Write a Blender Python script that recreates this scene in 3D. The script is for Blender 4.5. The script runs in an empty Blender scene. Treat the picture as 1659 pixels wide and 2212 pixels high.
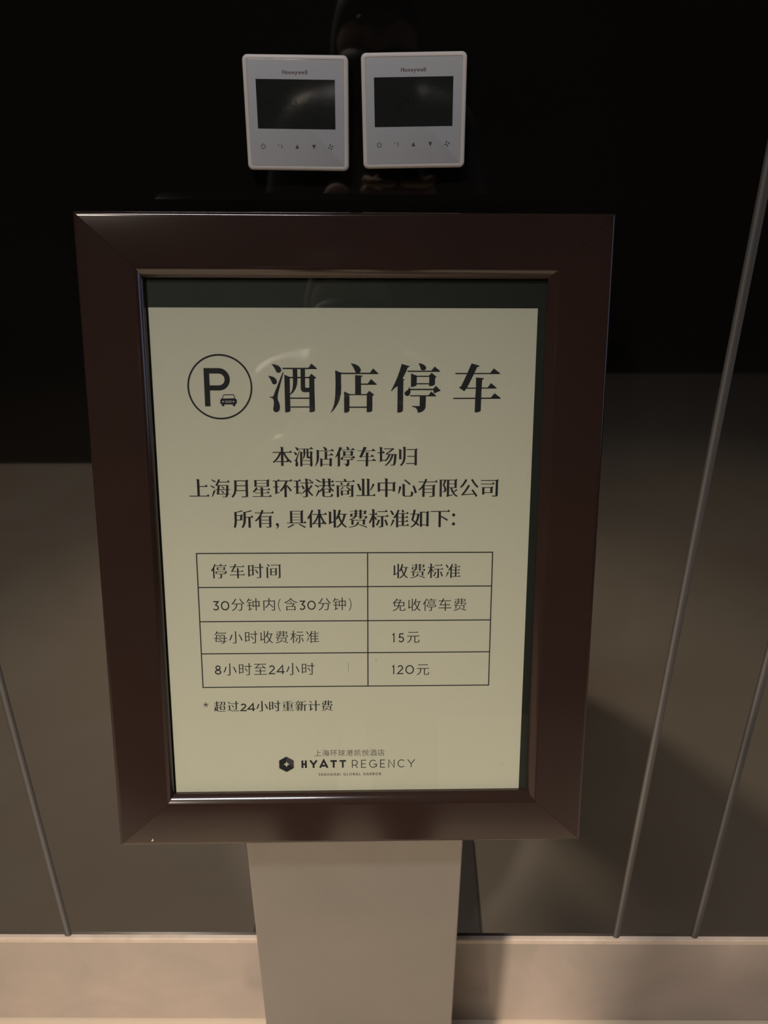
import bpy, math, random
from mathutils import Vector, Matrix
from mathutils.geometry import delaunay_2d_cdt
import numpy as np
random.seed(7)
S = bpy.context.scene
COL = S.collection
MM = 0.001

# ------------------------------------------------------------------ camera
CAM_Z = 1.196          # wall face is the plane y = 0, the camera stands 0.721 m in front of it
CAM_Y = -0.721
cd = bpy.data.cameras.new('camera')
cd.sensor_fit = 'VERTICAL'; cd.sensor_height = 24.0; cd.lens = 24.0 * 1661 / 2212
cd.clip_start = 0.01; cd.clip_end = 50
cam = bpy.data.objects.new('camera', cd); COL.objects.link(cam)
rx = Vector((0.99999308, 0.00371420, -0.00020713))
dn = Vector((0.00142353, -0.43351615, -0.90114467))
fw = Vector((-0.00343682, 0.90113814, -0.43351844))
cam.matrix_world = Matrix(((rx.x, -dn.x, -fw.x, 0), (rx.y, -dn.y, -fw.y, CAM_Y), (rx.z, -dn.z, -fw.z, CAM_Z), (0, 0, 0, 1)))
S.camera = cam

# ------------------------------------------------------------------ light
S.view_settings.view_transform = 'Standard'
S.view_settings.look = 'None'
S.view_settings.gamma = 1.0
S.view_settings.exposure = 0.0
S.view_settings.use_curve_mapping = False
wd = bpy.data.worlds.new('world'); S.world = wd; wd.use_nodes = True
bg = wd.node_tree.nodes['Background']
bg.inputs[0].default_value = (0.9, 0.75, 0.6, 1); bg.inputs[1].default_value = 0.0

def lamp(name, kind, loc, aim, energy, color, **kw):
    l = bpy.data.lights.new(name, kind); l.energy = energy; l.color = color
    for k, v in kw.items(): setattr(l, k, v)
    o = bpy.data.objects.new(name, l); COL.objects.link(o)
    o.location = loc
    o.rotation_euler = (Vector(aim) - Vector(loc)).to_track_quat('-Z', 'Y').to_euler()
    return o
# warm spots: the key tilted to the foot of the wall, two added fills
lamp('key_or_added_spot', 'SPOT', (-1.28, -2.80, 3.05), (0.0, -0.66, 0.0), 520, (1.0, 0.83, 0.66), spot_size=math.radians(41), spot_blend=1.0, shadow_soft_size=0.12)
lamp('key_or_added_spot', 'SPOT', (1.2, -1.15, 3.05), (1.2, -1.05, 0.0), 135, (1.0, 0.83, 0.66), spot_size=math.radians(60), spot_blend=1.0, shadow_soft_size=0.06)  # added fill, lifts the shadowed floor on the right
lamp('key_or_added_spot', 'SPOT', (-1.25, -1.75, 3.05), (-1.25, -1.75, 0.0), 130, (1.0, 0.83, 0.66), spot_size=math.radians(70), spot_blend=0.8, shadow_soft_size=0.05)  # added fill, brightens the left floor mirrored in the lacquer
# narrow spot added above and behind the photographer to rim-light the shoulders
lamp('key_or_added_spot', 'SPOT', (-0.05, -2.05, 3.05), (-0.02, -1.14, 1.30), 480, (1.0, 0.95, 0.88), spot_size=math.radians(11), spot_blend=0.5, shadow_soft_size=0.05)
# neutral overhead fill, added to brighten the thermostats and streak the lower bevel
lamp('overhead_fill_light', 'AREA', (-0.55, -1.55, 3.05), (-0.55, -1.55, 0), 25, (0.98, 0.96, 1.0), shape='RECTANGLE', size=0.75, size_y=0.16)
# cool side light added far to the right for bluish frame edges
lamp('cool_side_light', 'AREA', (2.85, -0.55, 1.5), (0, -0.3, 0.9), 4, (0.55, 0.65, 1.0), shape='RECTANGLE', size=0.5, size_y=1.6)

# ------------------------------------------------------------------ materials
def srgb(r, g, b):
    f = lambda c: (c/255/12.92) if c/255 <= 0.04045 else ((c/255+0.055)/1.055)**2.4
    return (f(r), f(g), f(b), 1)
def mat(name, color, rough=0.5, ior=1.5, metal=0.0, coat=0.0, noise=None, bump=None, color2=None, spec=0.5):
    m = bpy.data.materials.new(name); m.use_nodes = True
    nt = m.node_tree; b = nt.nodes['Principled BSDF']
    b.inputs['Base Color'].default_value = color; b.inputs['Roughness'].default_value = rough
    b.inputs['IOR'].default_value = ior; b.inputs['Metallic'].default_value = metal
    b.inputs['Coat Weight'].default_value = coat; b.inputs['Specular IOR Level'].default_value = spec
    tc = nt.nodes.new('ShaderNodeTexCoord')
    if noise:
        n = nt.nodes.new('ShaderNodeTexNoise'); n.inputs['Scale'].default_value = noise[0]; n.inputs['Detail'].default_value = noise[1]
        n.inputs['Distortion'].default_value = noise[2]
        r = nt.nodes.new('ShaderNodeValToRGB'); r.color_ramp.elements[0].position = noise[3]; r.color_ramp.elements[1].position = noise[4]
        r.color_ramp.elements[0].color = color; r.color_ramp.elements[1].color = color2
        nt.links.new(tc.outputs['Object'], n.inputs['Vector']); nt.links.new(n.outputs['Fac'], r.inputs[0]); nt.links.new(r.outputs[0], b.inputs['Base Color'])
    if bump:
        n2 = nt.nodes.new('ShaderNodeTexNoise'); n2.inputs['Scale'].default_value = bump[0]; n2.inputs['Detail'].default_value = bump[2]
        bp = nt.nodes.new('ShaderNodeBump'); bp.inputs['Strength'].default_value = bump[1]; bp.inputs['Distance'].default_value = 0.01
        nt.links.new(tc.outputs['Object'], n2.inputs['Vector']); nt.links.new(n2.outputs['Fac'], bp.inputs['Height']); nt.links.new(bp.outputs[0], b.inputs['Normal'])
    return m
M = {}
M['lacquer'] = mat('dark_lacquer', (0.005, 0.0046, 0.004, 1), 0.03, 1.8, noise=(3, 3, 0, .3, .7), color2=(0.008, 0.007, 0.006, 1), bump=(2.2, 0.04, 1))
M['bead'] = mat('lacquered_bead', (0.085, 0.074, 0.062, 1), 0.5, 1.5)
M['bronze'] = mat('brown_frame_paint', (0.028, 0.0165, 0.0135, 1), 0.13, 1.58, noise=(14, 4, 0.3, .3, .7), color2=(0.032, 0.018, 0.0145, 1))
M['steel'] = mat('champagne_steel', (0.21, 0.19, 0.165, 1), 0.42, 1.5, noise=(5, 4, 0.6, .3, .7), color2=(0.25, 0.225, 0.195, 1), bump=(500, 0.015, 2))
M['marble'] = mat('rosy_beige_marble', (0.47, 0.41, 0.355, 1), 0.16, 1.55, noise=(7, 7, 1.1, .35, .68), color2=(0.56, 0.465, 0.41, 1), bump=(9, 0.10, 3))
M['marble_edge'] = mat('pale_marble_arris', (0.72, 0.60, 0.49, 1), 0.25, 1.5, noise=(40, 6, 0.5, .35, .65), color2=(0.80, 0.68, 0.58, 1))
M['floor'] = mat('cream_marble_floor', (0.72, 0.60, 0.45, 1), 0.55, 1.4, noise=(2.5, 7, 1.2, .3, .7), color2=(0.80, 0.69, 0.54, 1))
M['carpet'] = mat('dark_carpet', (0.03, 0.026, 0.018, 1), 0.95, 1.4, noise=(300, 3, 0, .3, .7), color2=(0.05, 0.04, 0.03, 1), spec=0.1)
M['plaster'] = mat('dim_brown_wall', (0.028, 0.024, 0.020, 1), 0.8, 1.4, noise=(6, 3, 0, .3, .7), color2=(0.034, 0.029, 0.024, 1))
M['backing'] = mat('black_green_backing', (0.012, 0.016, 0.012, 1), 0.55, 1.4, noise=(30, 3, 0, .3, .7), color2=(0.014, 0.018, 0.014, 1))
M['paper'] = mat('cream_poster_paper', (0.60, 0.585, 0.485, 1), 0.55, 1.4, noise=(5, 3, 0, .3, .7), color2=(0.62, 0.605, 0.505, 1), spec=0.3)
M['ink'] = mat('slate_ink', (0.018, 0.019, 0.024, 1), 0.6, 1.4, noise=(90, 2, 0, .3, .7), color2=(0.022, 0.023, 0.028, 1), spec=0.3)
M['ink_grey'] = mat('grey_ink', (0.14, 0.13, 0.12, 1), 0.6, 1.4, noise=(90, 2, 0, .3, .7), color2=(0.16, 0.15, 0.14, 1), spec=0.3)
M['ink_facet'] = mat('emblem_facet_ink', (0.06, 0.055, 0.065, 1), 0.6, 1.4, noise=(90, 2, 0, .3, .7), color2=(0.065, 0.06, 0.07, 1), spec=0.3)
M['white_plastic'] = mat('white_plastic', (0.88, 0.81, 0.74, 1), 0.38, 1.46, noise=(20, 2, 0, .3, .7), color2=(0.90, 0.83, 0.76, 1))
M['face_glass'] = mat('grey_white_face_glass', (0.60, 0.60, 0.60, 1), 0.07, 1.5, noise=(20, 2, 0, .3, .7), color2=(0.61, 0.61, 0.61, 1))
M['lcd'] = mat('unlit_display', (0.026, 0.028, 0.026, 1), 0.06, 1.5, noise=(20, 2, 0, .3, .7), color2=(0.028, 0.030, 0.028, 1))
M['lcd_segment'] = mat('display_segment', (0.017, 0.019, 0.017, 1), 0.12, 1.5, noise=(20, 2, 0, .3, .7), color2=(0.018, 0.020, 0.018, 1))
M['icon'] = mat('icon_grey_print', (0.10, 0.095, 0.09, 1), 0.3, 1.5, noise=(90, 2, 0, .3, .7), color2=(0.11, 0.105, 0.10, 1))
M['brand'] = mat('plum_grey_print', (0.20, 0.15, 0.15, 1), 0.3, 1.5, noise=(90, 2, 0, .3, .7), color2=(0.21, 0.16, 0.16, 1))
M['chip'] = mat('bare_chip', (0.75, 0.55, 0.45, 1), 0.5)
# clear pane: transparent with the glass's own Fresnel reflection
g = bpy.data.materials.new('clear_pane'); g.use_nodes = True; nt = g.node_tree
for n in list(nt.nodes):
    if n.type != 'OUTPUT_MATERIAL': nt.nodes.remove(n)
tr = nt.nodes.new('ShaderNodeBsdfTransparent'); tr.inputs[0].default_value = (0.97, 0.985, 0.97, 1)
gl = nt.nodes.new('ShaderNodeBsdfGlossy'); gl.inputs['Roughness'].default_value = 0.03
lw = nt.nodes.new('ShaderNodeLayerWeight')
p5 = nt.nodes.new('ShaderNodeMath'); p5.operation = 'POWER'; p5.inputs[1].default_value = 5.0
sch = nt.nodes.new('ShaderNodeMath'); sch.operation = 'MULTIPLY_ADD'; sch.inputs[1].default_value = 0.96; sch.inputs[2].default_value = 0.04
mx = nt.nodes.new('ShaderNodeMixShader')
nt.links.new(lw.outputs['Facing'], p5.inputs[0]); nt.links.new(p5.outputs[0], sch.inputs[0])
nt.links.new(sch.outputs[0], mx.inputs[0]); nt.links.new(tr.outputs[0], mx.inputs[1]); nt.links.new(gl.outputs[0], mx.inputs[2])
nt.links.new(mx.outputs[0], nt.nodes['Material Output'].inputs[0])
M['pane'] = g

# ------------------------------------------------------------------ mesh helpers
def obj(name, verts, faces, m, parent=None, smooth=False, loc=None):
    """world-space vertices; the object's origin is moved to its parent's (or to loc)"""
    me = bpy.data.meshes.new(name)
    base = Vector(loc) if loc else (parent_origin(parent) if parent else Vector((0, 0, 0)))
    me.from_pydata([tuple(Vector(v) - base) for v in verts], [], faces)
    me.materials.append(m); me.update()
    if smooth:
        for p in me.polygons: p.use_smooth = True
    o = bpy.data.objects.new(name, me); COL.objects.link(o)
    if parent:
        o.parent = parent
    else:
        o.location = base
    return o
def parent_origin(p):
    v = Vector(p.location)
    while p.parent: p = p.parent; v += Vector(p.location)
    return v
def tag(o, label=None, cat=None, group=None, kind=None):
    for k, v in (('label', label), ('category', cat), ('group', group), ('kind', kind)):
        if v: o[k] = v
    return o
def empty(name, loc):
    o = bpy.data.objects.new(name, None); o.empty_display_size = 0.05; COL.objects.link(o); o.location = loc; return o
def box(x0, x1, y0, y1, z0, z1):
    v = [(x, y, z) for x in (x0, x1) for y in (y0, y1) for z in (z0, z1)]
    f = [(0, 1, 3, 2), (4, 6, 7, 5), (0, 4, 5, 1), (2, 3, 7, 6), (0, 2, 6, 4), (1, 5, 7, 3)]
    return v, f
def bevel(o, w, seg=3):
    b = o.modifiers.new('bevel', 'BEVEL'); b.width = w; b.segments = seg; b.limit_method = 'ANGLE'; b.angle_limit = math.radians(40)
    for p in o.data.polygons: p.use_smooth = True
    o.modifiers.new('weighted', 'WEIGHTED_NORMAL')
    return o
def rounded_rect(w, h, r, n=6):
    pts = []
    for cx, cy, a0 in ((w/2-r, h/2-r, 0), (-w/2+r, h/2-r, 90), (-w/2+r, -h/2+r, 180), (w/2-r, -h/2+r, 270)):
        for i in range(n+1):
            a = math.radians(a0+90*i/n); pts.append((cx+r*math.cos(a), cy+r*math.sin(a)))
    return pts

# ------------------------------------------------------------------ flat print: strokes and glyphs (2-D, millimetres, y up)
def union(loops):
    """triangles of the union of oriented closed loops (winding number > 0)"""
    vs = []; es = []
    for L in loops:
        k = len(vs); n = len(L); vs += [Vector((p[0], p[1])) for p in L]; es += [(k+i, k+(i+1) % n) for i in range(n)]
    V, _, F = delaunay_2d_cdt(vs, es, [], 0, 1e-5)[:3]
    V = np.array([tuple(v) for v in V]); T = np.array([f for f in F if len(f) == 3])
    C = V[T].mean(axis=1); W = np.zeros(len(C), int)
    A = np.concatenate([np.array([tuple(p[:2]) for p in L]) for L in loops])
    B = np.concatenate([np.roll(np.array([tuple(p[:2]) for p in L]), -1, axis=0) for L in loops])
    for (x1, y1), (x2, y2) in zip(A, B):
        left = (x2-x1)*(C[:, 1]-y1)-(C[:, 0]-x1)*(y2-y1)
        W += ((y1 <= C[:, 1]) & (C[:, 1] < y2) & (left > 0)).astype(int)-((y2 <= C[:, 1]) & (C[:, 1] < y1) & (left < 0)).astype(int)
    return [tuple(v) for v in V], [tuple(int(i) for i in t) for t in T[W > 0]]
def ccw(L, sign=1):
    a = sum(L[i-1][0]*L[i][1]-L[i][0]*L[i-1][1] for i in range(len(L)))
    return list(L) if a*sign > 0 else list(L)[::-1]
class Print:
    def __init__(s): s._v = []; s._f = []; s.loops = []
    def poly(s, pts): s.loops.append(ccw(pts))
    def hole(s, pts): s.loops.append(ccw(pts, -1))
    def ring(s, outer, inner): s.poly(outer); s.hole(inner)
    def stroke(s, pts, w, closed=False):
        P = [Vector(p[:2]) for p in pts]; n = len(P); L = []; R = []
        for i in range(n):
            a = P[i-1] if (i > 0 or closed) else None; b = P[(i+1) % n] if (i < n-1 or closed) else None
            d1 = (P[i]-a).normalized() if a is not None else None; d2 = (b-P[i]).normalized() if b is not None else None
            if d1 is None: d1 = d2
            if d2 is None: d2 = d1
            n1 = Vector((-d1.y, d1.x)); n2 = Vector((-d2.y, d2.x)); m = (n1+n2)
            m = m.normalized() if m.length > 1e-6 else n1
            q = w/2/max(0.45, m.dot(n1)); L.append(P[i]+m*q); R.append(P[i]-m*q)
        for i in range(n if closed else n-1):
            j = (i+1) % n; s.poly([L[i], L[j], R[j], R[i]])
    def add(s, verts, faces):
        k = len(s._v); s._v += [tuple(v[:2]) for v in verts]; s._f += [tuple(k+i for i in f) for f in faces]
    def flush(s):
        if s.loops:
            v, f = union(s.loops); s.loops = []; s.add(v, f)
    @property
    def v(s): s.flush(); return s._v
    @property
    def f(s): s.flush(); return s._f
def arc(cx, cy, rx_, ry_, a0, a1, n=18):
    return [(cx+rx_*math.cos(math.radians(a0+(a1-a0)*i/n)), cy+ry_*math.sin(math.radians(a0+(a1-a0)*i/n))) for i in range(n+1)]
# geometric capitals and figures: (advance, list of strokes) on a cap height of 1, stroke centre lines
def latin(ch, w):
    h = w/2; t = 1-h; b = h
    G = {
     'H': (.76, [[(.06+h, 0), (.06+h, 1)], [(.70-h, 0), (.70-h, 1)], [(.06+h, .5), (.70-h, .5)]]),
     'Y': (.86, [[(.03, 1), (.43, .44), (.83, 1)], [(.43, .47), (.43, 0)]]),
     'A': (.96, [[(.03, 0), (.48, .99), (.93, 0)], [(.20, .28), (.76, .28)]]),
     'T': (.78, [[(0, t), (.78, t)], [(.39, t), (.39, 0)]]),
     'R': (.80, [[(.06+h, 0), (.06+h, t), (.40, t)]+arc(.40, (t+.36)/2, .30-h*.3, (t-.36)/2, 90, -90)[1:]+[(.06+h, .36)], [(.42, .36), (.72, 0)]]),
     'E': (.70, [[(.64, t), (.06+h, t), (.06+h, b), (.64, b)], [(.06+h, .5), (.58, .5)]]),
     'G': (.98, [arc(.50, .5, .46-h, .5-h, 48, 358, 26)[:-1]+[(.92-h, .44), (.55, .44)], [(.92-h, .44), (.92-h, .14)]]),
     'N': (.84, [[(.06+h, 0), (.06+h, 1-w*.2), (.78-h, w*.2), (.78-h, 1)]]),
     'C': (.92, [arc(.50, .5, .46-h, .5-h, 46, 314, 26)]),
     'S': (.70, [arc(.35, .74, .27-h*.6, .26-h, 40, 205, 12)+arc(.35, .265, .28-h*.6, .265-h, 75, -140, 14)]),
     'I': (.24, [[(.12, 0), (.12, 1)]]),
     'L': (.62, [[(.06+h, 1), (.06+h, b), (.60, b)]]),
     'O': (1.02, [arc(.51, .5, .47-h, .5-h, 0, 360, 30)]),
     'B': (.78, [[(.06+h, b), (.06+h, t), (.40, t)]+arc(.40, (t+.52)/2, .25-h*.5, (t-.52)/2, 90, -90)[1:]+[(.06+h, .52)], [(.42, .52)]+arc(.42, (b+.52)/2, .28-h*.5, (.52-b)/2, 90, -90)[1:]+[(.06+h, b)]]),
     '0': (.96, [arc(.48, .5, .44-h, .5-h, 0, 360, 30)]),
     '1': (.34, [[(0, .80), (.17, .96), (.17, 0)]]),
     '2': (.64, [arc(.31, .70, .25-h*.4, .30-h, 165, -32, 14)+[(.03, b), (.62, b)]]),
     '3': (.66, [[(.07, t), (.55, t), (.30, .60)]+arc(.30, .30, .31-h, .30-h, 80, -150, 14)]),
     '4': (.76, [[(.56, 0), (.56, .98), (.03, .27), (.74, .27)]]),
     '5': (.64, [[(.56, t), (.18, t), (.11, .55)]+arc(.30, .32, .31-h, .32-h, 128, -150, 14)]),
     '8': (.68, [arc(.34, .75, .23-h*.5, .25-h*.7, -90, 270, 20), arc(.34, .275, .30-h*.6, .275-h, 90, 450, 22)]),
     ' ': (.5, []),
    }
    return G[ch]
def latin_line(P, text, x0, x1, yc, H, w):
    """letters of height H between x0 and x1, centred on yc"""
    adv = [latin(c, w)[0] for c in text]
    tot = sum(adv)*H; gap = (x1-x0-tot)/max(1, len(text)-1); x = x0
    for c, a in zip(text, adv):
        for st in latin(c, w)[1]:
            P.stroke([(x+p[0]*H, yc-H/2+p[1]*H) for p in st], w*H)
        x += a*H+gap

GLYPHS = {}
def outlines(ch):
    """contours of a character of Blender's built-in text font, em = 1, as lists of (x, y, corner, run length)"""
    if ch in GLYPHS: return GLYPHS[ch]
    c = bpy.data.curves.new('glyph', 'FONT'); c.body = ch; c.size = 1
    o = bpy.data.objects.new('glyph', c); COL.objects.link(o); bpy.context.view_layer.update()
    k = o.to_curve(bpy.context.evaluated_depsgraph_get())
    res = []
    for sp in k.splines:
        bz = sp.bezier_points; n = len(bz); pts = []
        for i in range(n):
            a, b = bz[i], bz[(i+1) % n]
            p0, p1, p2, p3 = a.co.xy, a.handle_right.xy, b.handle_left.xy, b.co.xy
            pts.append(Vector(p0))
            ch_ = p3-p0
            if ch_.length < 1e-6: continue
            dev = max(abs(ch_.cross(p1-p0)), abs(ch_.cross(p2-p0)))/ch_.length
            if dev > 0.002:
                m = 7
                for j in range(1, m):
                    t = j/m; pts.append(Vector(p0*(1-t)**3+p1*3*t*(1-t)**2+p2*3*t*t*(1-t)+p3*t**3))
        cl = [p for i, p in enumerate(pts) if (p-pts[i-1]).length > 1e-4]
        res.append(cl)
    o.to_curve_clear(); bpy.data.objects.remove(o); bpy.data.curves.remove(c)
    GLYPHS[ch] = res
    return res
def area2(P): return sum(P[i-1].x*P[i].y-P[i].x*P[i-1].y for i in range(len(P)))
def song(ch, a, b, ser):
    """sans outline -> contrast outline: verticals widened by a, horizontals thinned by b, triangular serifs of size ser"""
    C = outlines(ch); big = max(C, key=lambda P: abs(area2(P))); sg = 1 if area2(big) > 0 else -1
    out = []
    for P in C:
        if sg < 0: P = P[::-1]
        n = len(P)
        P = [p.copy() for p in P]
        nrm = []; ln = []
        for i in range(n):
            d = P[(i+1) % n]-P[i]; ln.append(d.length); nrm.append(Vector((d.y, -d.x)).normalized())
        # taper the free ends of falling strokes
        if ser > 0:
            Q = [p.copy() for p in P]
            for i in range(n):
                nn = nrm[i]; t = ln[i]
                if not (0.045 < t < 0.10): continue
                if nrm[i-1].dot(nn) > 0.45 or nrm[(i+1) % n].dot(nn) > 0.45: continue
                if nrm[i-1].dot(nrm[(i+1) % n]) > -0.7: continue
                if max(abs(nn.x), abs(nn.y)) > 0.985: continue
                if not (nn.y < -0.15 and nn.x < 0.1): continue
                R0 = 0.34
                def side(start, step):
                    L = [(0.0, start)]; k = start; s_ = 0
                    while len(L) < n//2:
                        k2 = (k+step) % n
                        e = ln[k] if step > 0 else ln[k2]
                        s_ += e; L.append((s_, k2))
                        e1 = nrm[k2 if step > 0 else (k2-1) % n]; e0 = nrm[k if step > 0 else k2]
                        if e1.dot(e0) < 0.8 or s_ > R0: break
                        k = k2
                    return L
                Rr = side((i+1) % n, 1); Ll = side(i, -1)
                lim = min(Rr[-1][0], Ll[-1][0], R0)
                if lim < 0.08: continue
                def at(L, s_):
                    for (s0, k0), (s1, k1) in zip(L, L[1:]):
                        if s_ <= s1: return P[k0].lerp(P[k1], (s_-s0)/max(1e-6, s1-s0))
                    return P[L[-1][1]]
                s1_ = 0.0
                while s1_ < lim:
                    wd_ = (at(Rr, s1_)-at(Ll, s1_)).length
                    if not 0.6*t < wd_ < 1.7*t: break
                    s1_ += 0.01
                lim = s1_-0.02
                if lim < 0.06: continue
                for A, B in ((Rr, Ll), (Ll, Rr)):
                    for s_, k in A:
                        if s_ >= lim: break
                        w = 0.12+0.88*(s_/lim)**0.8; o = at(B, s_); m = (P[k]+o)/2
                        Q[k] = m+(P[k]-m)*w
            P = Q
            for i in range(n):
                d = P[(i+1) % n]-P[i]; ln[i] = max(d.length, 1e-6); nrm[i] = Vector((d.y, -d.x)).normalized()
        off = [a*v.x*v.x-b*v.y*v.y if abs(v.x) > 0.97 or abs(v.y) > 0.97 else (a*v.x*v.x-b*v.y*v.y)*0.8 for v in nrm]
        N = []
        for i in range(n):
            n1, n2 = nrm[i-1], nrm[i]; o1, o2 = off[i-1], off[i]
            det = n1.x*n2.y-n1.y*n2.x
            if abs(det) < 0.25:
                m = (n1+n2); m = m.normalized() if m.length > .1 else n1
                N.append(P[i]+m*(o1+o2)/2)
            else:
                c1 = n1.dot(P[i])+o1; c2 = n2.dot(P[i])+o2
                q = Vector(((c1*n2.y-c2*n1.y)/det, (n1.x*c2-n2.x*c1)/det))
                if (q-P[i]).length > 0.06: q = P[i]+(q-P[i]).normalized()*0.06
                N.append(q)
        if ser > 0:
            O = []; skip = set()
            for i in range(n):
                e0, e1, e2 = nrm[i-1], nrm[i], nrm[(i+1) % n]
                # right end of a horizontal
                if e1.x > .96 and 0.04 < ln[i] < 0.10 and e0.y < -.96 and e2.y > .96 and ln[i-1] > .1 and ln[(i+1) % n] > .1:
                    p, q = N[i], N[(i+1) % n]
                    O += [Vector((p.x+ser*.25, p.y)), Vector((q.x-ser*.45, q.y+ser*.95)), Vector((q.x-ser*1.35, q.y))]; skip.add((i+1) % n); continue
                # top of a vertical
                if e1.y > .96 and 0.04 < ln[i] < 0.11 and e0.x > .96 and e2.x < -.96 and ln[i-1] > .08 and ln[(i+1) % n] > .08:
                    p, q = N[i], N[(i+1) % n]
                    O += [Vector((p.x, p.y-ser*.30)), Vector((p.x+ser*.28, p.y+ser*.10)), Vector((q.x-ser*.45, q.y+ser*.45)), Vector((q.x-ser*.35, q.y+ser*.2)), Vector((q.x, q.y-ser*.25))]; skip.add((i+1) % n); continue
                if i in skip: continue
                # upper right and upper left corners of boxes
                if e0.x > .96 and e1.y > .96 and ln[i-1] > .12 and ln[i] > .2:
                    p = N[i]; O += [Vector((p.x, p.y-ser*.5)), Vector((p.x+ser*.40, p.y-ser*.05)), Vector((p.x-ser*.25, p.y+ser*.5)), Vector((p.x-ser*1.0, p.y))]; continue
                if e0.y > .96 and e1.x < -.96 and ln[i-1] > .2 and ln[i] > .12:
                    p = N[i]; O += [Vector((p.x+ser*.3, p.y)), Vector((p.x-ser*.3, p.y+ser*.25)), Vector((p.x-ser*.25, p.y+ser*.1)), Vector((p.x, p.y-ser*.3))]; continue
                O.append(N[i])
            if 0 in skip and O: pass
            N = O
        out.append([(p.x, p.y) for p in N])
    return out
STYLE_CACHE = {}
def fill(ch, a, b, ser):
    key = (ch, a, b, ser)
    if key not in STYLE_CACHE: STYLE_CACHE[key] = union(song(ch, a, b, ser))
    return STYLE_CACHE[key]
def cjk(P, ch, xc, yc, em, a, b, ser):
    if ch in TRACED and (a, b, ser) == BODY: return traced(P, ch, xc, yc, em, 0.6)
    v, f = fill(ch, a, b, ser)
    P.add([(xc+(p[0]-.5)*em, yc+(p[1]-.38)*em) for p in v], f)
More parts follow.
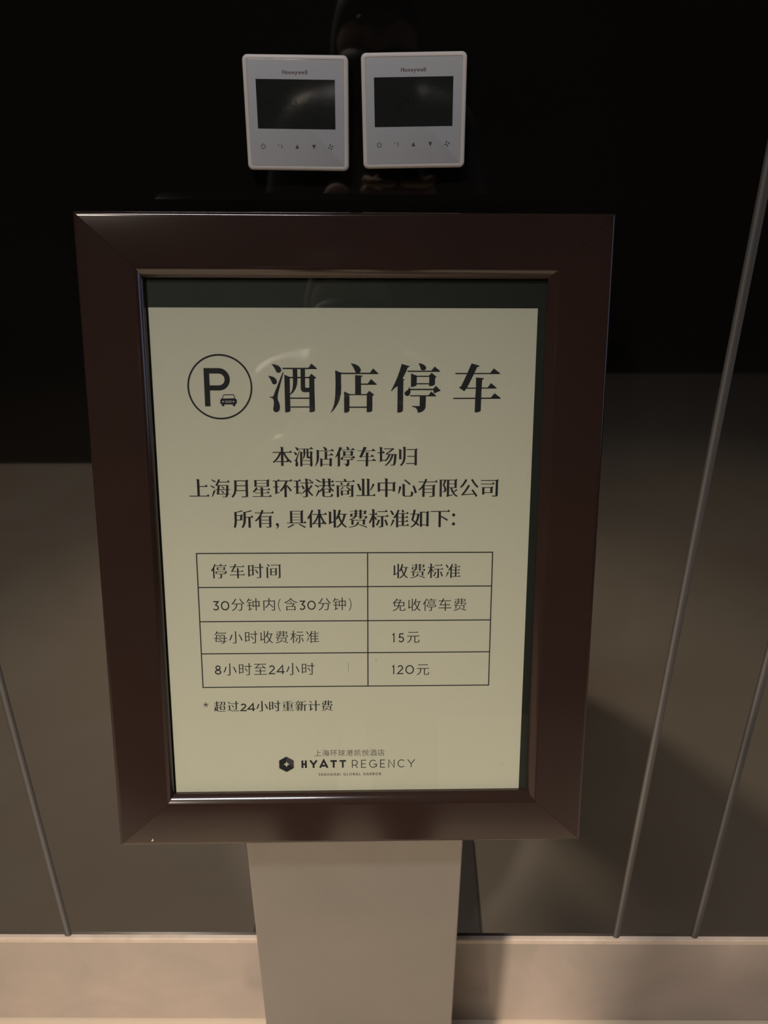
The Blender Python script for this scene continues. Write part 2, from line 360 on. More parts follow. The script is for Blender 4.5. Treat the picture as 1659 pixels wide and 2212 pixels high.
TRACED = {   # contours in tenths of a millimetre about the centre of a 39.8 mm em
 '酒': [[(-158,184),(-135,181),(-111,174),(-95,164),(-85,151),(-81,139),(-85,126),(-95,118),(-107,117),(-116,119),(-122,127),(-130,144),(-143,166)],
  [(-186,94),(-164,91),(-143,85),(-127,73),(-119,59),(-118,46),(-123,34),(-134,28),(-145,29),(-154,34),(-158,46),(-168,67),(-178,83)],
  [(-71,122),(-64,121),(-84,54),(-102,-10),(-113,-50),(-116,-80),(-113,-96),(-105,-112),(-100,-134),(-99,-153),(-104,-172),(-115,-184),(-129,-188),(-142,-184),(-151,-175),(-153,-161),(-149,-142),(-146,-121),(-147,-96),(-152,-83),(-161,-77),(-178,-71),(-177,-66),(-155,-67),(-148,-60),(-138,-34),(-115,19),(-92,75)],
  [(-74,155),(128,155),(151,188),(195,149),(191,145),(-70,144)],
  [(-60,103),(-19,86),(-18,75),(-19,-42),(-18,-175),(-25,-183),(-42,-188),(-60,-188),(-60,-42)],
  [(-24,86),(135,86),(135,75),(-25,75)],
  [(129,84),(149,110),(189,78),(172,70),(172,-15),(174,-174),(165,-183),(149,-187),(130,-187),(131,-42),(132,76)],
  [(5,150),(41,150),(41,78),(41,54),(36,22),(26,-5),(11,-29),(-6,-45),(-20,-54),(-19,-45),(-5,-24),(2,3),(6,38),(6,91)],
  [(66,150),(101,150),(100,76),(100,6),(104,3),(132,3),(131,-32),(89,-32),(76,-27),(68,-17),(65,-5),(66,76)],
  [(-20,-73),(132,-73),(132,-83),(-20,-83)],
  [(-19,-142),(132,-141),(132,-151),(-19,-151)],
  ],
 '店': [[(-26,188),(-7,187),(15,181),(34,171),(47,157),(54,143),(54,130),(45,119),(44,108),(17,108),(12,122),(1,148),(-12,172)],
  [(-102,118),(124,118),(149,151),(192,111),(187,107),(-102,107)],
  [(-145,137),(-113,123),(-94,118),(-99,111),(-100,65),(-99,-2),(-102,-45),(-112,-88),(-126,-120),(-146,-153),(-165,-176),(-183,-192),(-184,-189),(-169,-161),(-156,-123),(-149,-82),(-146,-42),(-143,39)],
  [(9,100),(70,95),(67,90),(55,84),(55,-50),(9,-50)],
  [(53,35),(107,35),(133,70),(179,29),(174,25),(53,25)],
  [(-78,-26),(-49,-39),(-33,-46),(-36,-55),(-36,-177),(-48,-187),(-62,-191),(-78,-191)],
  [(-47,-46),(100,-46),(100,-55),(-47,-55)],
  [(97,-46),(119,-21),(159,-52),(144,-60),(143,-177),(130,-185),(113,-188),(98,-187),(99,-55)],
  [(-37,-143),(100,-143),(100,-153),(-37,-153)],
  ],
 '停': [[(-112,186),(-49,167),(-53,162),(-65,158),(-78,125),(-104,74),(-102,71),(-86,65),(-90,61),(-98,59),(-100,-177),(-112,-186),(-128,-190),(-145,-190),(-143,15),(-167,-1),(-189,-24),(-193,-25),(-194,-21),(-170,28),(-146,82),(-127,135)],
  [(17,191),(40,188),(62,178),(75,166),(78,154),(73,142),(63,136),(52,136),(38,140),(34,154),(27,173)],
  [(-68,134),(118,134),(145,166),(189,129),(185,125),(-65,124)],
  [(-39,114),(-13,102),(7,96),(6,77),(5,21),(-12,12),(-26,9),(-40,9)],
  [(-2,95),(104,95),(104,86),(-2,86)],
  [(100,96),(121,118),(162,86),(150,80),(148,27),(132,18),(116,15),(102,15),(103,85)],
  [(4,38),(103,38),(103,29),(4,29)],
  [(-52,14),(-47,-1),(-42,-17),(-42,-33),(-47,-49),(-55,-59),(-66,-62),(-78,-59),(-87,-51),(-89,-39),(-85,-29),(-73,-20),(-61,-12),(-54,4)],
  [(-48,-5),(135,-5),(156,18),(195,-20),(174,-28),(144,-41),(138,-30),(137,-16),(-47,-16)],
  [(-47,-55),(99,-55),(120,-26),(142,-44),(160,-60),(156,-64),(-44,-64)],
  [(31,-60),(79,-60),(78,-144),(74,-160),(63,-174),(47,-185),(31,-190),(15,-190),(13,-174),(6,-160),(-5,-151),(-33,-143),(-30,-138),(3,-139),(30,-139)],
  ],
 '车': [[(-44,190),(19,172),(15,164),(1,163),(-19,118),(-71,10),(-96,-25),(-141,5),(-122,14),(-79,107),(-58,158)],
  [(-172,117),(102,117),(131,152),(183,113),(177,108),(-166,107)],
  [(-77,4),(86,5),(112,40),(159,0),(156,-3),(-79,-5)],
  [(-184,-75),(113,-73),(142,-39),(193,-77),(187,-83),(-181,-85)],
  [(-7,82),(56,77),(53,70),(42,64),(39,-14),(37,-177),(24,-185),(8,-189),(-11,-189),(-9,-68),(-6,0)],
  ],
}
CAR = [
[(52.9,-68.74),(53.47,-66.71),(54.5,-65.29),(61.79,-65.15),(62.81,-66.31),(63.27,-68.73)],
[(62.63,-68.57),(62.22,-66.63),(61.6,-65.86),(54.63,-65.93),(54.01,-66.96),(53.49,-68.58)],
[(52.59,-68.42),(63.29,-68.31),(64.38,-69.54),(64.42,-70.83),(64.1,-72.44),(63.1,-73.09),(62.99,-74.39),(61.2,-74.39),(61.16,-73.03),(54.66,-73.03),(54.51,-74.39),(52.66,-74.39),(52.65,-73.16),(51.61,-72.45),(51.44,-71.0),(51.63,-69.55)],
[(55.1,-70.25),(60.46,-70.18),(60.44,-70.64),(55.08,-70.71)],
[(55.22,-71.35),(60.25,-71.28),(60.24,-71.64),(55.21,-71.71)],
]
def traced(P, ch, xc, yc, em, grow=0.0):
    key = ('traced', ch, grow)
    if key not in STYLE_CACHE:
        LL = []
        for L in TRACED[ch]:
            L = ccw(L); n = len(L); o = []
            for i in range(n):
                a, b, c = Vector(L[i-1]), Vector(L[i]), Vector(L[(i+1) % n])
                d1 = (b-a).normalized(); d2 = (c-b).normalized(); m = Vector((d1.y+d2.y, -d1.x-d2.x))
                o.append(b+m.normalized()*grow if m.length > .3 else b)
            LL.append(o)
        STYLE_CACHE[key] = union(LL)
    v, f = STYLE_CACHE[key]; k = em/398.0
    P.add([(xc+p[0]*k, yc+p[1]*k) for p in v], f)
BODY = (.020, .016, .085); HEAD = (.008, .015, .070); ROW = (-.004, .010, .045); NOTE = (.012, .012, .065); SANS = (.002, -.004, 0)

# ------------------------------------------------------------------ setting
def struct(name, v, f, m, **k): return tag(obj(name, v, f, m, **k), kind='structure')
floor = struct('floor', *box(-3, 3, -4.5, 0.0, -0.05, 0.0), M['floor'])
struct('ceiling', *box(-3, 3, -4.5, 0.12, 3.15, 3.25), M['plaster'])
struct('wall_left', *box(-3.1, -3, -4.5, 0.12, 0, 3.15), M['plaster'])
struct('wall_right', *box(3, 3.1, -4.5, 0.12, 0, 3.15), M['plaster'])
struct('wall_front', *box(-3.1, 3.1, -4.6, -4.5, 0, 3.15), M['plaster'])
wall = struct('wall_back', *box(-3, 3, 0.006, 0.12, 0.0, 3.15), M['lacquer'])
BT = CAM_Z - 1.012   # baseboard top
# lacquered boards between the bead mouldings, each 6 mm proud of the core
xs = [-1.35, -0.5585, -0.4505, 0.3255, 0.4360, 1.35]
for i in range(5):
    o = obj('wall_panel', *box(xs[i]+.0008, xs[i+1]-.0008, 0.0, 0.006, BT, 3.15), M['lacquer'], parent=wall)
def bead(x, z0, z1, w=0.0050, h=0.0036):
    v = []; f = []; n = 10
    for z in (z0, z1):
        for i in range(n+1):
            a = math.pi*i/n; v.append((x-w*math.cos(a), 0.0004-h*math.sin(a), z))
    for i in range(n): f.append((i, i+1, n+1+i+1, n+1+i))
    f.append(tuple(range(n+1))); f.append(tuple(range(2*n+1, n, -1)))
    return v, f
for x in xs[1:-1]:
    obj('bead_moulding', *bead(x, BT, 3.15), M['bead'], parent=wall, smooth=True)
# marble baseboard: two slabs with a paler eased top edge
bbd = struct('baseboard_back', *box(-1.6, 1.6, -0.0015, 0.006, 0.0, BT-0.004), M['plaster'])
for x0, x1 in ((-1.6, -0.0302), (-0.0298, 1.6)):
    s = bevel(obj('marble_slab', *box(x0, x1, -0.006, -0.0015, 0.0022, BT-0.0085), M['marble'], parent=bbd), 0.0006, 1)
    pr = [(0.0, BT-.009), (-.0060, BT-.009), (-.0060, BT-.0022), (-.0045, BT-.0004), (0.0, BT)]
    vv = [(x, y, z) for x in (x0, x1) for (y, z) in pr]; n = len(pr)
    ff = [(i, (i+1) % n, n+(i+1) % n, n+i) for i in range(n)]+[tuple(range(n-1, -1, -1)), tuple(range(n, 2*n))]
    obj('eased_edge', vv, ff, M['marble_edge'], parent=s)

# carpet at the back of the lobby, seen only mirrored in the lacquer
cv = [(-2.9, -2.22), (-0.25, -2.22), (-0.25, -3.6), (2.9, -3.6), (2.9, -4.498), (-2.9, -4.498)]
tag(obj('carpet', [(x, y, z) for z in (0.0, 0.012) for x, y in cv], [(0, 1, 2, 3, 4, 5)[::-1], (6, 7, 8, 9, 10, 11)]+[(i, (i+1) % 6, 6+(i+1) % 6, 6+i) for i in range(6)], M['carpet'], loc=(-1.5, -3.3, 0)), 'dark carpet laid on the marble floor behind the viewer', 'carpet')

# ------------------------------------------------------------------ sign stand
O = Vector((-0.18108, 0.59203-0.721, -0.11292+CAM_Z))
EX = Vector((0.99964504, 0.02567269, -0.00712035)); EN = Vector((-0.02663373, 0.96957332, -0.24334793))
EX.normalize(); EN = (EN-EX*EN.dot(EX)).normalized(); EY = EN.cross(EX)      # EY runs down the poster
def P3(x, y, n=0.0): return O+(EX*x+EY*y+EN*n)*MM
STAND = Vector((-0.030, -0.185, 0.0))
stand = tag(empty('sign_stand', STAND), 'floor standing sign holder with brown mitred frame on a wide beige post', 'sign stand')
# frame members: profile as (distance outwards from the opening, depth n), swept between the mitres
o_l, o_r, o_t, o_b = -1.4, 303.1, -21.6, 405.5        # opening
def rail(dirn):
    f_l, f_r, f_t, f_b = -6.0, 309.9, -28.0, 412.6        # inner edge of the flat
    u_l, u_r, u_t, u_b = -48.9, 350.8, -67.9, 450.9       # outer edge
    inn = {'l': o_l, 'r': o_r, 't': o_t, 'b': o_b}; fl = {'l': f_l, 'r': f_r, 't': f_t, 'b': f_b}; ou = {'l': u_l, 'r': u_r, 't': u_t, 'b': u_b}
    rings = []
    def lay(t, n):   # t: 0 opening .. 1 flat inner .. 2 outer
        g = {}
        for k in 'lrtb':
            g[k] = inn[k]+(fl[k]-inn[k])*t if t <= 1 else fl[k]+(ou[k]-fl[k])*(t-1)
        return g, n
    prof = [(0, 2.0), (0, -3.3)]
    for i in range(1, 9):     # cove chamfer from the lip to the flat
        q = i/8; prof.append((2*q*(1-q)*.40+q*q, -3.3*(1-q)**2-2*q*(1-q)*7.2-9.0*q*q))
    prof += [(1.04, -9.08), (1.90, -9.08)]
    for i in range(6):
        a = math.radians(90*i/5); prof.append((1.925+.075*math.sin(a), -5.9-3.1*math.cos(a)))
    prof += [(2.0, 16.0), (1.9, 17.0), (0.0, 17.0)]
    gap = 0.10
    v = []; f = []
    for t, n in prof:
        g, n = lay(t, n)
        if dirn == 't': e = [(g['l']+gap, g['t']), (g['r']-gap, g['t'])]
        if dirn == 'b': e = [(g['r']-gap, g['b']), (g['l']+gap, g['b'])]
        if dirn == 'l': e = [(g['l'], g['b']-gap), (g['l'], g['t']+gap)]
        if dirn == 'r': e = [(g['r'], g['t']+gap), (g['r'], g['b']-gap)]
        v += [P3(e[0][0], e[0][1], n), P3(e[1][0], e[1][1], n)]
    k = len(prof)
    for i in range(k):
        j = (i+1) % k; f.append((2*i, 2*j, 2*j+1, 2*i+1))
    f.append(tuple(2*i for i in range(k))[::-1]); f.append(tuple(2*i+1 for i in range(k)))
    return v, f
def sharp_smooth(o, deg=35):
    for p in o.data.polygons: p.use_smooth = True
    o.data.set_sharp_from_angle(angle=math.radians(deg)); return o
for d in 'tblr':
    sharp_smooth(obj('frame_rail', *rail(d), M['bronze'], parent=stand))
def slab(x0, x1, y0, y1, n0, n1):
    v, f = box(x0, x1, y0, y1, n0, n1); return [P3(*p) for p in v], f
obj('backing_board', *slab(o_l-4, o_r+4, o_t-4, o_b+4, 0.35, 3.0), M['backing'], parent=stand)
obj('back_plate', *slab(-46, 348, -65, 448, 13.0, 17.2), M['bronze'], parent=stand)
pane = obj('glass_pane', *slab(o_l-.02, o_r+.02, o_t-.02, o_b+.02, -2.6, -0.6), M['pane'], parent=stand)
tag(obj('paint_chip', [P3(-21.6, 446.6, -9.2), P3(-20.0, 443.6, -9.2), P3(-19.6, 446.2, -9.2)], [(0, 1, 2)], M['chip'], parent=stand), 'small pale chip in the brown paint')
# post: flat rectangular steel column, and its foot plate
yaw = math.atan2(EX.y, EX.x)
def rotbox(x0, x1, y0, y1, z0, z1, tilt=None):
    v, f = box(x0, x1, y0, y1, z0, z1); c, s = math.cos(yaw), math.sin(yaw)
    return [(STAND.x+x*c-y*s, STAND.y+x*s+y*c, z) for x, y, z in v], f
v, f = rotbox(-0.1032, 0.1032, -0.013, 0.027, 0.010, 0.645)
v = [(x, y, z+(0.10 if (z > .3 and y > STAND.y+.008) else 0)) for x, y, z in v]
bevel(obj('post', v, f, M['steel'], parent=stand), 0.0018, 3)
bevel(obj('mount_bracket', *slab(70, 235, 200, 430, 17.2, 30), M['bronze'], parent=stand), 0.001, 2)
bevel(obj('foot_plate', *rotbox(-0.19, 0.19, -0.15, 0.13, 0.0, 0.010), M['steel'], parent=stand), 0.002, 2)

# ------------------------------------------------------------------ poster inside the frame
pc = P3(148.5, 203)
poster = tag(empty('poster', pc), 'cream parking fee notice in slate Chinese lettering behind the framed glass', 'poster')
obj('paper', *slab(0, 297, 0, 406, 0.05, 0.30), M['paper'], parent=poster)
def put(name, P, m, n=-0.02, label=None):
    o = obj(name, [P3(x, -y, n) for x, y in P.v], P.f, m, parent=poster); tag(o, label); return o
# title
p = Print()
for ch, x in zip('酒店停车', (107.7, 155.6, 203.9, 251.4)): traced(p, ch, x, -60.4, 39.8)
put('title_lettering', p, M['ink'])
p = Print()
cx_, cy_ = 51.7, -59.6
p.ring(arc(cx_, cy_, 25.1, 25.1, 0, 360, 72)[:-1], arc(cx_, cy_, 23.75, 23.75, 0, 360, 72)[:-1])
p.poly([(39.6, -74.5), (43.9, -74.5), (43.9, -45.2), (39.6, -45.2)])
p.poly([(43, -45.2)]+arc(51.2, -53.75, 8.4, 8.55, 90, -90, 24)+[(43, -62.3)]); p.hole([(43.9, -49.35)]+arc(51.0, -53.85, 4.5, 4.5, 90, -90, 20)+[(43.9, -58.35)])
p.ring(CAR[0]+[], CAR[1]); p.poly(CAR[2]); p.hole(CAR[3]); p.hole(CAR[4])
for hx_ in (53.62, 61.73): p.hole(arc(hx_, -70.84, .62, .62, 0, 360, 14)[:-1])
put('parking_symbol', p, M['ink'])
# text block
p = Print()
for i, ch in enumerate('本酒店停车场归'): cjk(p, ch, 98.5+i*16.6, -114.1, 16.5, *BODY)
put('text_line', p, M['ink'])
p = Print()
for i, ch in enumerate('上海月星环球港商业中心有限公司'): cjk(p, ch, 31.9+i*16.57, -139.4, 16.5, *BODY)
put('text_line', p, M['ink'])
p = Print()
for ch, x in (('所', 66), ('有', 82.9)): cjk(p, ch, x, -164.3, 16.4, *BODY)
for i, ch in enumerate('具体收费标准如下'): cjk(p, ch, 108.6+i*16.55, -164.4, 16.4, *BODY)
p.poly(arc(93.2, -169.0, 1.15, 1.25, 60, 270, 10)+[(93.5, -170.4), (92.4, -172.2), (92.7, -172.7), (94.3, -170.9), (94.6, -169.2)])
p.poly(arc(235.4, -161.6, 1.3, 1.3, 0, 360, 16)[:-1]); p.poly(arc(235.4, -169.0, 1.3, 1.3, 0, 360, 16)[:-1])
put('text_line', p, M['ink'])
# fee table
p = Print(); tl, tr_, tt, tb = 27.3, 267.9, 192.8, 308.9
for y in (tt, 221.5, 250.9, 279.0, tb): p.stroke([(tl-.45, -y), (tr_+.45, -y)], .9)
for x in (tl, 165.8, tr_): p.stroke([(x, -tt), (x, -tb)], .9)
put('table_grid', p, M['ink'])
p = Print()
for i, ch in enumerate('停车时间'): cjk(p, ch, 44.7+i*14.78, -207.8, 13.5, *HEAD)
put('heading_lettering', p, M['ink']); p = Print()
for i, ch in enumerate('收费标准'): cjk(p, ch, 192.7+i*14.28, -208.4, 13.5, *HEAD)
put('heading_lettering', p, M['ink'])
def digit(P, ch, x, y, wdt, H, w=.125):
    a = latin(ch, w)[0]; k = wdt/(a*H)
    for st in latin(ch, w)[1]: P.stroke([(x-wdt/2+q[0]*H*k, y-H/2+q[1]*H) for q in st], w*H)
p = Print()
for ch, x in (('3', 41.2), ('3', 112.0)): digit(p, ch, x, -237.2, 5.5, 8.1)
for ch, x in (('0', 48.6), ('0', 119.5)): digit(p, ch, x, -237.2, 7.5, 8.0)
for ch, x in (('分', 59.1), ('钟', 71.7), ('内', 84.7), ('含', 102.5), ('分', 130.1), ('钟', 142.5)): cjk(p, ch, x, -236.3, 11.9, *ROW)
p.stroke(arc(101.0, -236.8, 8.7, 8.7, 143, 217, 12), .55); p.stroke(arc(143.4, -236.8, 8.7, 8.7, 37, -37, 12), .55)
put('cell_lettering', p, M['ink']); p = Print()
for i, ch in enumerate('免收停车费'): cjk(p, ch, 191.6+i*12.62, -237.4, 11.9, *ROW)
put('cell_lettering', p, M['ink'])
p = Print()
for i, ch in enumerate('每小时收费标准'): cjk(p, ch, 43.5+i*12.71, -264.7, 11.9, *ROW)
put('cell_lettering', p, M['ink']); p = Print()
digit(p, '1', 187.6, -266.1, 2.4, 8.0, .12); digit(p, '5', 193.7, -266.1, 5.2, 8.0, .12); cjk(p, '元', 203.6, -265.4, 11.6, *ROW)
put('cell_lettering', p, M['ink'])
p = Print()
digit(p, '8', 40.5, -293.5, 5.7, 8.0); digit(p, '2', 85.5, -293.6, 5.3, 8.0); digit(p, '4', 92.8, -293.6, 6.7, 8.0)
for ch, x in (('小', 50.3), ('时', 62.9), ('至', 75.7), ('小', 102.7), ('时', 115.4)): cjk(p, ch, x, -293.0, 11.9, *ROW)
put('cell_lettering', p, M['ink']); p = Print()
digit(p, '1', 187.5, -294.4, 2.4, 8.0, .12); digit(p, '2', 193.1, -294.4, 5.3, 8.0, .12); digit(p, '0', 200.9, -294.4, 8.0, 8.0, .12); cjk(p, '元', 212.0, -294.2, 11.6, *ROW)
put('cell_lettering', p, M['ink'])
p = Print()
for k in range(5):
    a = math.radians(90+72*k); p.stroke([(28.9, -324.6), (28.9+2.3*math.cos(a), -324.6+2.3*math.sin(a))], .6)
put('asterisk', p, M['ink']); p = Print()
for ch, x in (('超', 40.6), ('过', 51.7), ('小', 76.1), ('时', 86.6), ('重', 97.9), ('新', 108.9), ('计', 119.9), ('费', 131.0)): cjk(p, ch, x, -326.4, 10.5, *NOTE)
digit(p, '2', 60.6, -327.3, 5.3, 7.0, .165); digit(p, '4', 67.1, -327.3, 6.5, 7.0, .165)
put('footnote_lettering', p, M['ink'])
# emblem and hotel name
p = Print()
for i, ch in enumerate('上海环球港凯悦酒店'): cjk(p, ch, 122.6+i*6.79, -370.2, 6.45, *SANS)
put('small_chinese_lettering', p, M['ink_grey'])
hx, hy = 95.5, -380.4
hexa = [(hx, hy+7.3), (hx-6.3, hy+3.6), (hx-6.3, hy-3.6), (hx, hy-7.3), (hx+6.3, hy-3.6), (hx+6.3, hy+3.6)]
star = []
for k in range(4):
    a = math.radians(90*k); b_ = math.radians(90*k+45)
    star += [(hx+2.7*math.cos(a), hy+2.7*math.sin(a)), (hx+1.2*math.cos(b_), hy+1.2*math.sin(b_))]
def facet(i, k0, k1): pass
p = Print(); q = Print()
st = {90: star[2], 135: star[3], 180: star[4], 225: star[5], 270: star[6], 315: star[7], 0: star[0], 45: star[1]}
T, UL, LL, Bq, LR, UR = hexa
p.poly([T, UL, st[180], st[135], st[90]]); p.poly([LL, Bq, st[270], st[225], st[180]])
p.poly([UL, LL, st[180]]); q.poly([T, st[90], st[45], st[0], UR]); q.poly([UR, st[0], LR]); p.poly([LR, st[0], st[315], st[270], Bq])
em = put('emblem', p, M['ink']); put('emblem_facet', q, M['ink_facet'], label='lighter facets of the six sided emblem')
p = Print(); latin_line(p, 'HYATT', 107.9, 146.7, -380.5, 7.2, .23); put('bold_lettering', p, M['ink'])
p = Print(); latin_line(p, 'REGENCY', 151.3, 206.1, -380.7, 7.5, .095); put('thin_lettering', p, M['ink'])
p = Print(); latin_line(p, 'SHANGHAI GLOBAL HARBOR', 122.7, 177.0, -390.3, 2.5, .21); put('small_lettering', p, M['ink_grey'])
for q in ([(149.3, -287.4), (149.4, -295.4)], [(172.6, -284.4), (172.9, -288.0)]):
    p = Print(); p.stroke(q, .24); put('scratch', p, M['ink_grey'], label='faint scratch on the paper')
p = Print(); p.poly(arc(282.2, -382, .35, .5, 0, 360, 8)[:-1]); put('speck', p, M['ink_grey'])

# ------------------------------------------------------------------ room thermostats
def seven(P, ch, x, y, w, h, t):
    on = {'0': 'abcdef', '2': 'abged', '3': 'abgcd', '4': 'fgbc', '1': 'bc'}[ch]
    s = {'a': ((0, h), (w, h)), 'g': ((0, h/2), (w, h/2)), 'd': ((0, 0), (w, 0)), 'f': ((0, h/2), (0, h)), 'b': ((w, h/2), (w, h)), 'e': ((0, 0), (0, h/2)), 'c': ((w, 0), (w, h/2))}
    for k in on:
        (ax, ay), (bx, by) = s[k]; d = Vector((bx-ax, by-ay)).normalized()*t*.6
        P.stroke([(x+ax+d.x, y+ay+d.y), (x+bx-d.x, y+by-d.y)], t)
def thermostat(cx, cz, rot, label, show_23):
    base = Vector((cx, 0.0, cz)); c, s = math.cos(rot), math.sin(rot)
    t = tag(empty('thermostat', base), label, 'thermostat', 'wall thermostats')
    def W(x, y, d): return (cx+(x*c-y*s)*MM, -d*MM, cz+(x*s+y*c)*MM)   # d: distance in front of the wall
    def loft(name, layers, m, cap=True):
        v = []; f = []
        n = len(layers[0][0])
        for pts, d in layers: v += [W(x, y, d) for x, y in pts]
        for k in range(len(layers)-1):
            for i in range(n):
                j = (i+1) % n; f.append((k*n+i, k*n+j, (k+1)*n+j, (k+1)*n+i))
        f.append(tuple(range((len(layers)-1)*n, len(layers)*n))); f.append(tuple(range(n))[::-1])
        o = obj(name, v, f, m, parent=t); sharp_smooth(o, 40); return o
    L = []
    for i in range(6):
        a = math.radians(90*i/5); k = 2.2*(1-math.sin(math.pi/2-a)) if False else 2.2*(1-math.cos(a))
        L.append((rounded_rect(85-2*k, 84.6-2*k, 4.2-k*.5), 9.2+2.2*math.sin(a)))
    L = [(rounded_rect(82, 81.6, 4), 0.0), (rounded_rect(82, 81.6, 4), 3.0), (rounded_rect(85, 84.6, 4.2), 3.6)]+L
    L += [(rounded_rect(78.6, 78.6, 1.4), 11.4), (rounded_rect(78.0, 78.2, 1.2), 10.9)]
    loft('housing', L, M['white_plastic'])
    loft('front_glass', [(rounded_rect(77.9, 78.1, 1.1), 9.0), (rounded_rect(77.9, 78.1, 1.1), 11.0), (rounded_rect(77.2, 77.4, 1.0), 11.2)], M['face_glass'])
    def flat(name, P, m, d, lab=None):
        o = obj(name, [W(x, y, d) for x, y in P.v], P.f, m, parent=t); tag(o, lab); return o
    P = Print(); P.poly([(-32.3, -11.0), (31.7, -11.0), (31.7, 24.9), (-32.3, 24.9)]); flat('display', P, M['lcd'], 11.22)
    P = Print()
    x = -13.0
    for ch, xx in (('2', -13), ('4', -5.0), ('0', 6.2)): seven(P, ch, xx, .6 if ch != '0' else .6, 4.8, 10.5 if ch != '0' else 6.5, .8)
    P.poly([(2.6, .2), (3.6, .2), (3.6, 1.2), (2.6, 1.2)]); P.ring(arc(11.5, 11.0, .9, .9, 0, 360, 12)[:-1], arc(11.5, 11.0, .5, .5, 0, 360, 12)[:-1])
    for k in range(4): P.stroke([(-26+k*2.2, 7.2), (-24.6+k*2.2, 8.8)], .5)
    if show_23:
        seven(P, '2', 13.5, 15.5, 3.6, 6.5, .6); seven(P, '3', 19, 15.5, 3.6, 6.5, .6)
    else: P.ring(arc(26, 8.0, 3.0, 3.0, 0, 360, 20)[:-1], arc(26, 8.0, 2.5, 2.5, 0, 360, 20)[:-1])
    flat('display_digits', P, M['lcd_segment'], 11.26)
    # brand line
    P = Print(); x = 0; word = 'Honeywell'
    adv = {'H': .74, 'o': .60, 'n': .62, 'e': .60, 'y': .56, 'w': .82, 'l': .30}
    tot = sum(adv[c_] for c_ in word); em_ = 20.6/tot; x = -10.7
    for c_ in word:
        v, f = fill(c_, .045, -.020, 0); xm = (min(q[0] for q in v)+max(q[0] for q in v))/2
        P.add([(x+(q[0]-xm+adv[c_]/2)*em_, 28.6+q[1]*em_) for q in v], f); x += adv[c_]*em_
    flat('brand_lettering', P, M['brand'], 11.24)
    # touch icons
    y = -24.2
    P = Print(); P.stroke(arc(-28.8, y, 1.75, 1.75, 125, 415, 20), .5); P.stroke([(-28.8, y+.2), (-28.8, y+2.4)], .5); flat('power_icon', P, M['icon'], 11.24)
    P = Print(); P.stroke(arc(-15.2, y+.5, 1.0, 1.1, 100, 200, 8), .4); P.stroke(arc(-14.2, y, 1.2, 1.5, -60, 80, 10), .5); flat('mode_icon', P, M['icon'], 11.24)
    P = Print(); P.poly([(-2.0, y-1.5), (1.2, y-1.5), (-.4, y+1.8)]); flat('up_icon', P, M['icon'], 11.24)
    P = Print(); P.poly([(12.0, y+1.6), (13.6, y-1.7), (15.2, y+1.6)]); flat('down_icon', P, M['icon'], 11.24)
    P = Print()
    for k in range(4):
        a = math.radians(90*k+12); u = Vector((math.cos(a), math.sin(a))); w_ = Vector((-u.y, u.x)); c0 = Vector((27.6, y))
        P.poly([tuple(c0+u*.45), tuple(c0+u*1.3-w_*.35), tuple(c0+u*2.1-w_*.3), tuple(c0+u*2.25+w_*.5), tuple(c0+u*1.4+w_*.85)])
    flat('fan_icon', P, M['icon'], 11.24)
    return t
thermostat(-0.0743, CAM_Z+0.0207, math.radians(-0.7), 'left wall thermostat, hung lower and slightly crooked, dim display reading 24.0 only', False)
thermostat(0.0219, CAM_Z+0.0225, math.radians(0.85), 'right wall thermostat with small 23 in the upper corner of its dim display', True)

# ------------------------------------------------------------------ the photographer: behind the camera, seen only mirrored in the glass and the lacquer
M['skin'] = mat('skin', (0.33, 0.21, 0.15, 1), 0.7, 1.4, noise=(12, 3, 0, .3, .7), color2=(0.36, 0.23, 0.165, 1))
M['shirt'] = mat('grey_nylon', (0.085, 0.085, 0.08, 1), 0.38, 1.5, noise=(30, 3, 0, .3, .7), color2=(0.10, 0.10, 0.095, 1), bump=(14, 0.3, 2))
M['trousers'] = mat('dark_denim', (0.02, 0.022, 0.03, 1), 0.85, 1.4, noise=(60, 3, 0, .3, .7), color2=(0.03, 0.032, 0.04, 1))
M['hair'] = mat('black_hair', (0.012, 0.010, 0.009, 1), 0.45, 1.5, noise=(80, 3, 0, .3, .7), color2=(0.02, 0.016, 0.014, 1))
M['hood'] = mat('black_hood_cloth', (0.012, 0.012, 0.013, 1), 0.7, 1.4, noise=(60, 3, 0, .3, .7), color2=(0.018, 0.018, 0.019, 1))
M['phone'] = mat('phone_shell', (0.01, 0.01, 0.012, 1), 0.3, 1.5, noise=(20, 2, 0, .3, .7), color2=(0.012, 0.012, 0.014, 1))
PX, PY = -0.02, -1.12
person = tag(empty('person', (PX, PY, 0)), 'person in grey jacket, added black hood and mask holding up a phone behind the viewpoint', 'person')
def skinned(name, joints, bones, m, root=0, level=2):
    me = bpy.data.meshes.new(name); keys = list(joints); ix = {k: i for i, k in enumerate(keys)}
    me.from_pydata([(joints[k][0], joints[k][1]-0, joints[k][2]) for k in keys], [(ix[a], ix[b]) for a, b in bones], [])
    o = bpy.data.objects.new(name, me); COL.objects.link(o); o.parent = person
    md = o.modifiers.new('skin', 'SKIN'); md.use_smooth_shade = True
    if not me.skin_vertices: me.attributes.new('skin', 'FLOAT', 'POINT')
    sv = me.skin_vertices[0].data
    for k in keys:
        r_ = joints[k][3]; sv[ix[k]].radius = r_ if isinstance(r_, tuple) else (r_, r_)
    sv[ix[keys[root]]].use_root = True
    sb = o.modifiers.new('sub', 'SUBSURF'); sb.levels = level; sb.render_levels = level
    me.materials.append(m)
    return o
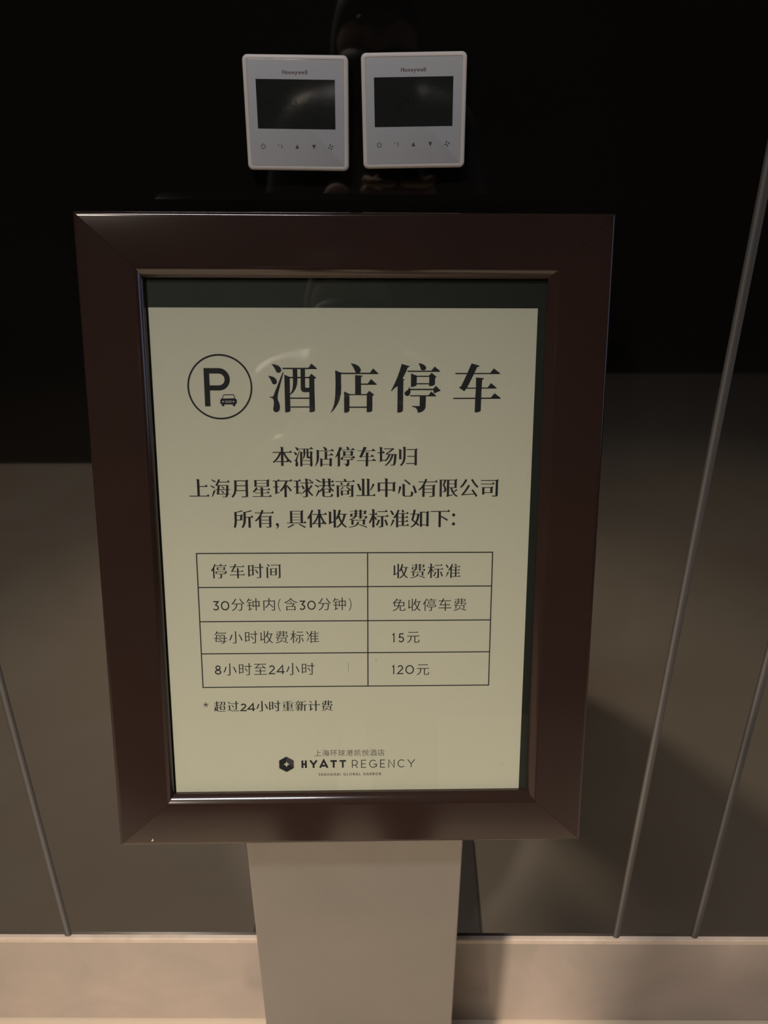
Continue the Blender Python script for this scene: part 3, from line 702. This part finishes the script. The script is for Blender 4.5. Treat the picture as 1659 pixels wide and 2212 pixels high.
J = {'pelvis': (0, 0, .84, .105), 'waist': (0, -.005, .97, .115), 'chest': (0, .01, 1.13, .125), 'collar': (0, .025, 1.235, .065), 'neck': (0, .055, 1.285, .052),
     'jaw': (0, .115, 1.315, .058), 'head': (0, .120, 1.385, .080), 'crown': (0, .105, 1.440, .055), 'nose': (0, .206, 1.340, .012)}
B = [('pelvis', 'waist'), ('waist', 'chest'), ('chest', 'collar'), ('collar', 'neck'), ('neck', 'jaw'), ('jaw', 'head'), ('head', 'crown'), ('head', 'nose')]
for sd, n_ in ((-1, 'l'), (1, 'r')):
    J.update({'shoulder'+n_: (sd*.165, .01, 1.225, .052), 'elbow'+n_: (sd*.198, .10, .985, .040), 'wrist'+n_: (sd*.085, .290, 1.085, .026), 'palm'+n_: (sd*.064, .335, 1.118, .026),
              'hip'+n_: (sd*.080, 0, .78, .068), 'knee'+n_: (sd*.10, .03, .43, .056), 'ankle'+n_: (sd*.105, 0, .085, .037), 'toe'+n_: (sd*.115, .13, .035, .033), 'ear'+n_: (sd*.080, .105, 1.375, .013)})
    B += [('collar', 'shoulder'+n_), ('shoulder'+n_, 'elbow'+n_), ('elbow'+n_, 'wrist'+n_), ('wrist'+n_, 'palm'+n_), ('pelvis', 'hip'+n_), ('hip'+n_, 'knee'+n_), ('knee'+n_, 'ankle'+n_), ('ankle'+n_, 'toe'+n_), ('head', 'ear'+n_)]
TALL = 1.005
for k, (x_, y_, z_, r_) in list(J.items()):
    if k[:-1] not in ('wrist', 'palm'): J[k] = (x_, y_, z_*TALL if k[:-1] != 'elbow' else z_*1.01, r_*1.04)
skinned('body', J, B, M['skin'])
Cu = Vector((-0.0014, 0.4335, 0.9011)); Cb = Vector((0.0034, -0.9011, 0.4335)); Cr = Cu.cross(Cb)
campos = Vector((0, CAM_Y, CAM_Z)); pcen = campos+Cr*0.020-Cu*0.055+Cb*0.016
def on_phone(x, y, z): q = pcen+Cr*x+Cu*y+Cb*z; return (q.x-PX, q.y-PY, q.z)
for sd in (-1, 1):       # four fingers behind the phone and the thumb over its screen side, each its own chain rooted in the palm
    for k, (y0, ln_) in enumerate(((-.018, .058), (-.036, .062), (-.054, .058), (-.071, .048))):
        a = on_phone(sd*.062, y0-.006, .012); b = on_phone(sd*.046, y0, -.014); c = on_phone(sd*(.046-ln_*.45), y0+.002, -.017); d = on_phone(sd*(.046-ln_*.75), y0+.003, -.0165)
        skinned('finger', {'a': (*a, .0095), 'b': (*b, .0088), 'c': (*c, .008), 'd': (*d, .0065)}, [('a', 'b'), ('b', 'c'), ('c', 'd')], M['skin'])
    a = on_phone(sd*.066, -.062, .022); b = on_phone(sd*.050, -.040, .022); c = on_phone(sd*.030, -.022, .016)
    skinned('thumb', {'a': (*a, .011), 'b': (*b, .0098), 'c': (*c, .008)}, [('a', 'b'), ('b', 'c')], M['skin'])
SH = {k: J[k] for k in ('pelvis', 'waist', 'chest', 'collar', 'shoulderl', 'shoulderr', 'elbowl', 'elbowr')}
SH = {k: (v[0], v[1], v[2], v[3]+.012) for k, v in SH.items()}
for n_ in 'lr':
    a, b = J['elbow'+n_], J['wrist'+n_]; SH['cuff'+n_] = (a[0]*.08+b[0]*.92, a[1]*.08+b[1]*.92, a[2]*.08+b[2]*.92, .037)
SH['pelvis'] = (0, 0, .72, .160); SH['waist'] = (0, 0, .94, .142)
skinned('jacket', SH, [('pelvis', 'waist'), ('waist', 'chest'), ('chest', 'collar')]+[(p_+n_, q_+n_) for n_ in 'lr' for p_, q_ in (('shoulder', 'elbow'), ('elbow', 'cuff'))]+[('collar', 'shoulderl'), ('collar', 'shoulderr')], M['shirt'])
TR = {}
for n_, sd in (('l', -1), ('r', 1)): TR['hip'+n_] = (sd*.070, 0, .91, .093); TR['seat'+n_] = (sd*.078, 0, .77, .100); TR['knee'+n_] = (*J['knee'+n_][:3], .070)
for n_ in 'lr': TR['hem'+n_] = (J['ankle'+n_][0], .005, .125, .054)
for n_ in 'lr':
    skinned('trouser_leg', {k: v for k, v in TR.items() if k.endswith(n_)}, [(p_+n_, q_+n_) for p_, q_ in (('hip', 'seat'), ('seat', 'knee'), ('knee', 'hem'))], M['trousers'])
for sd in (-1, 1):
    skinned('shoe', {'heel': (sd*.105, -.03, .045, .042), 'mid': (sd*.108, .05, .043, .042), 'toe': (sd*.116, .15, .036, .034)}, [('heel', 'mid'), ('mid', 'toe')], M['hair'])
skinned('hood', {'a': (0, .045, 1.265, .088), 'b': (0, .070, 1.36, .108), 'c': (0, .120, 1.435, .085), 'd': (0, .192, 1.418, .046)}, [('a', 'b'), ('b', 'c'), ('c', 'd')], M['hood'])  # added to keep the head dark where the lacquer mirrors it
skinned('face_mask', {'a': (0, .144, 1.372, .082), 'b': (0, .136, 1.315, .086), 'c': (0, .125, 1.270, .060)}, [('a', 'b'), ('b', 'c')], M['hood'])  # added so the mirrored face stays dark
for sd in (-1, 1):
    skinned('eye', {'a': (sd*.029, .190, 1.396, .010), 'b': (sd*.029, .196, 1.395, .010)}, [('a', 'b')], M['hair'], level=1)
def phone_box(x0, x1, y0, y1, z0, z1):
    v, f = box(x0, x1, y0, y1, z0, z1); return [pcen+Cr*p[0]+Cu*p[1]+Cb*p[2] for p in v], f
ph = tag(empty('phone', pcen), 'dark phone held upright in both hands behind the viewpoint', 'phone')
bevel(obj('shell', *phone_box(-.0375, .0375, -.077, .077, -.004, .004), M['phone'], parent=ph), .0025, 2)
obj('screen', *phone_box(-.034, .034, -.073, .073, .0040, .0044), M['lcd'], parent=ph)
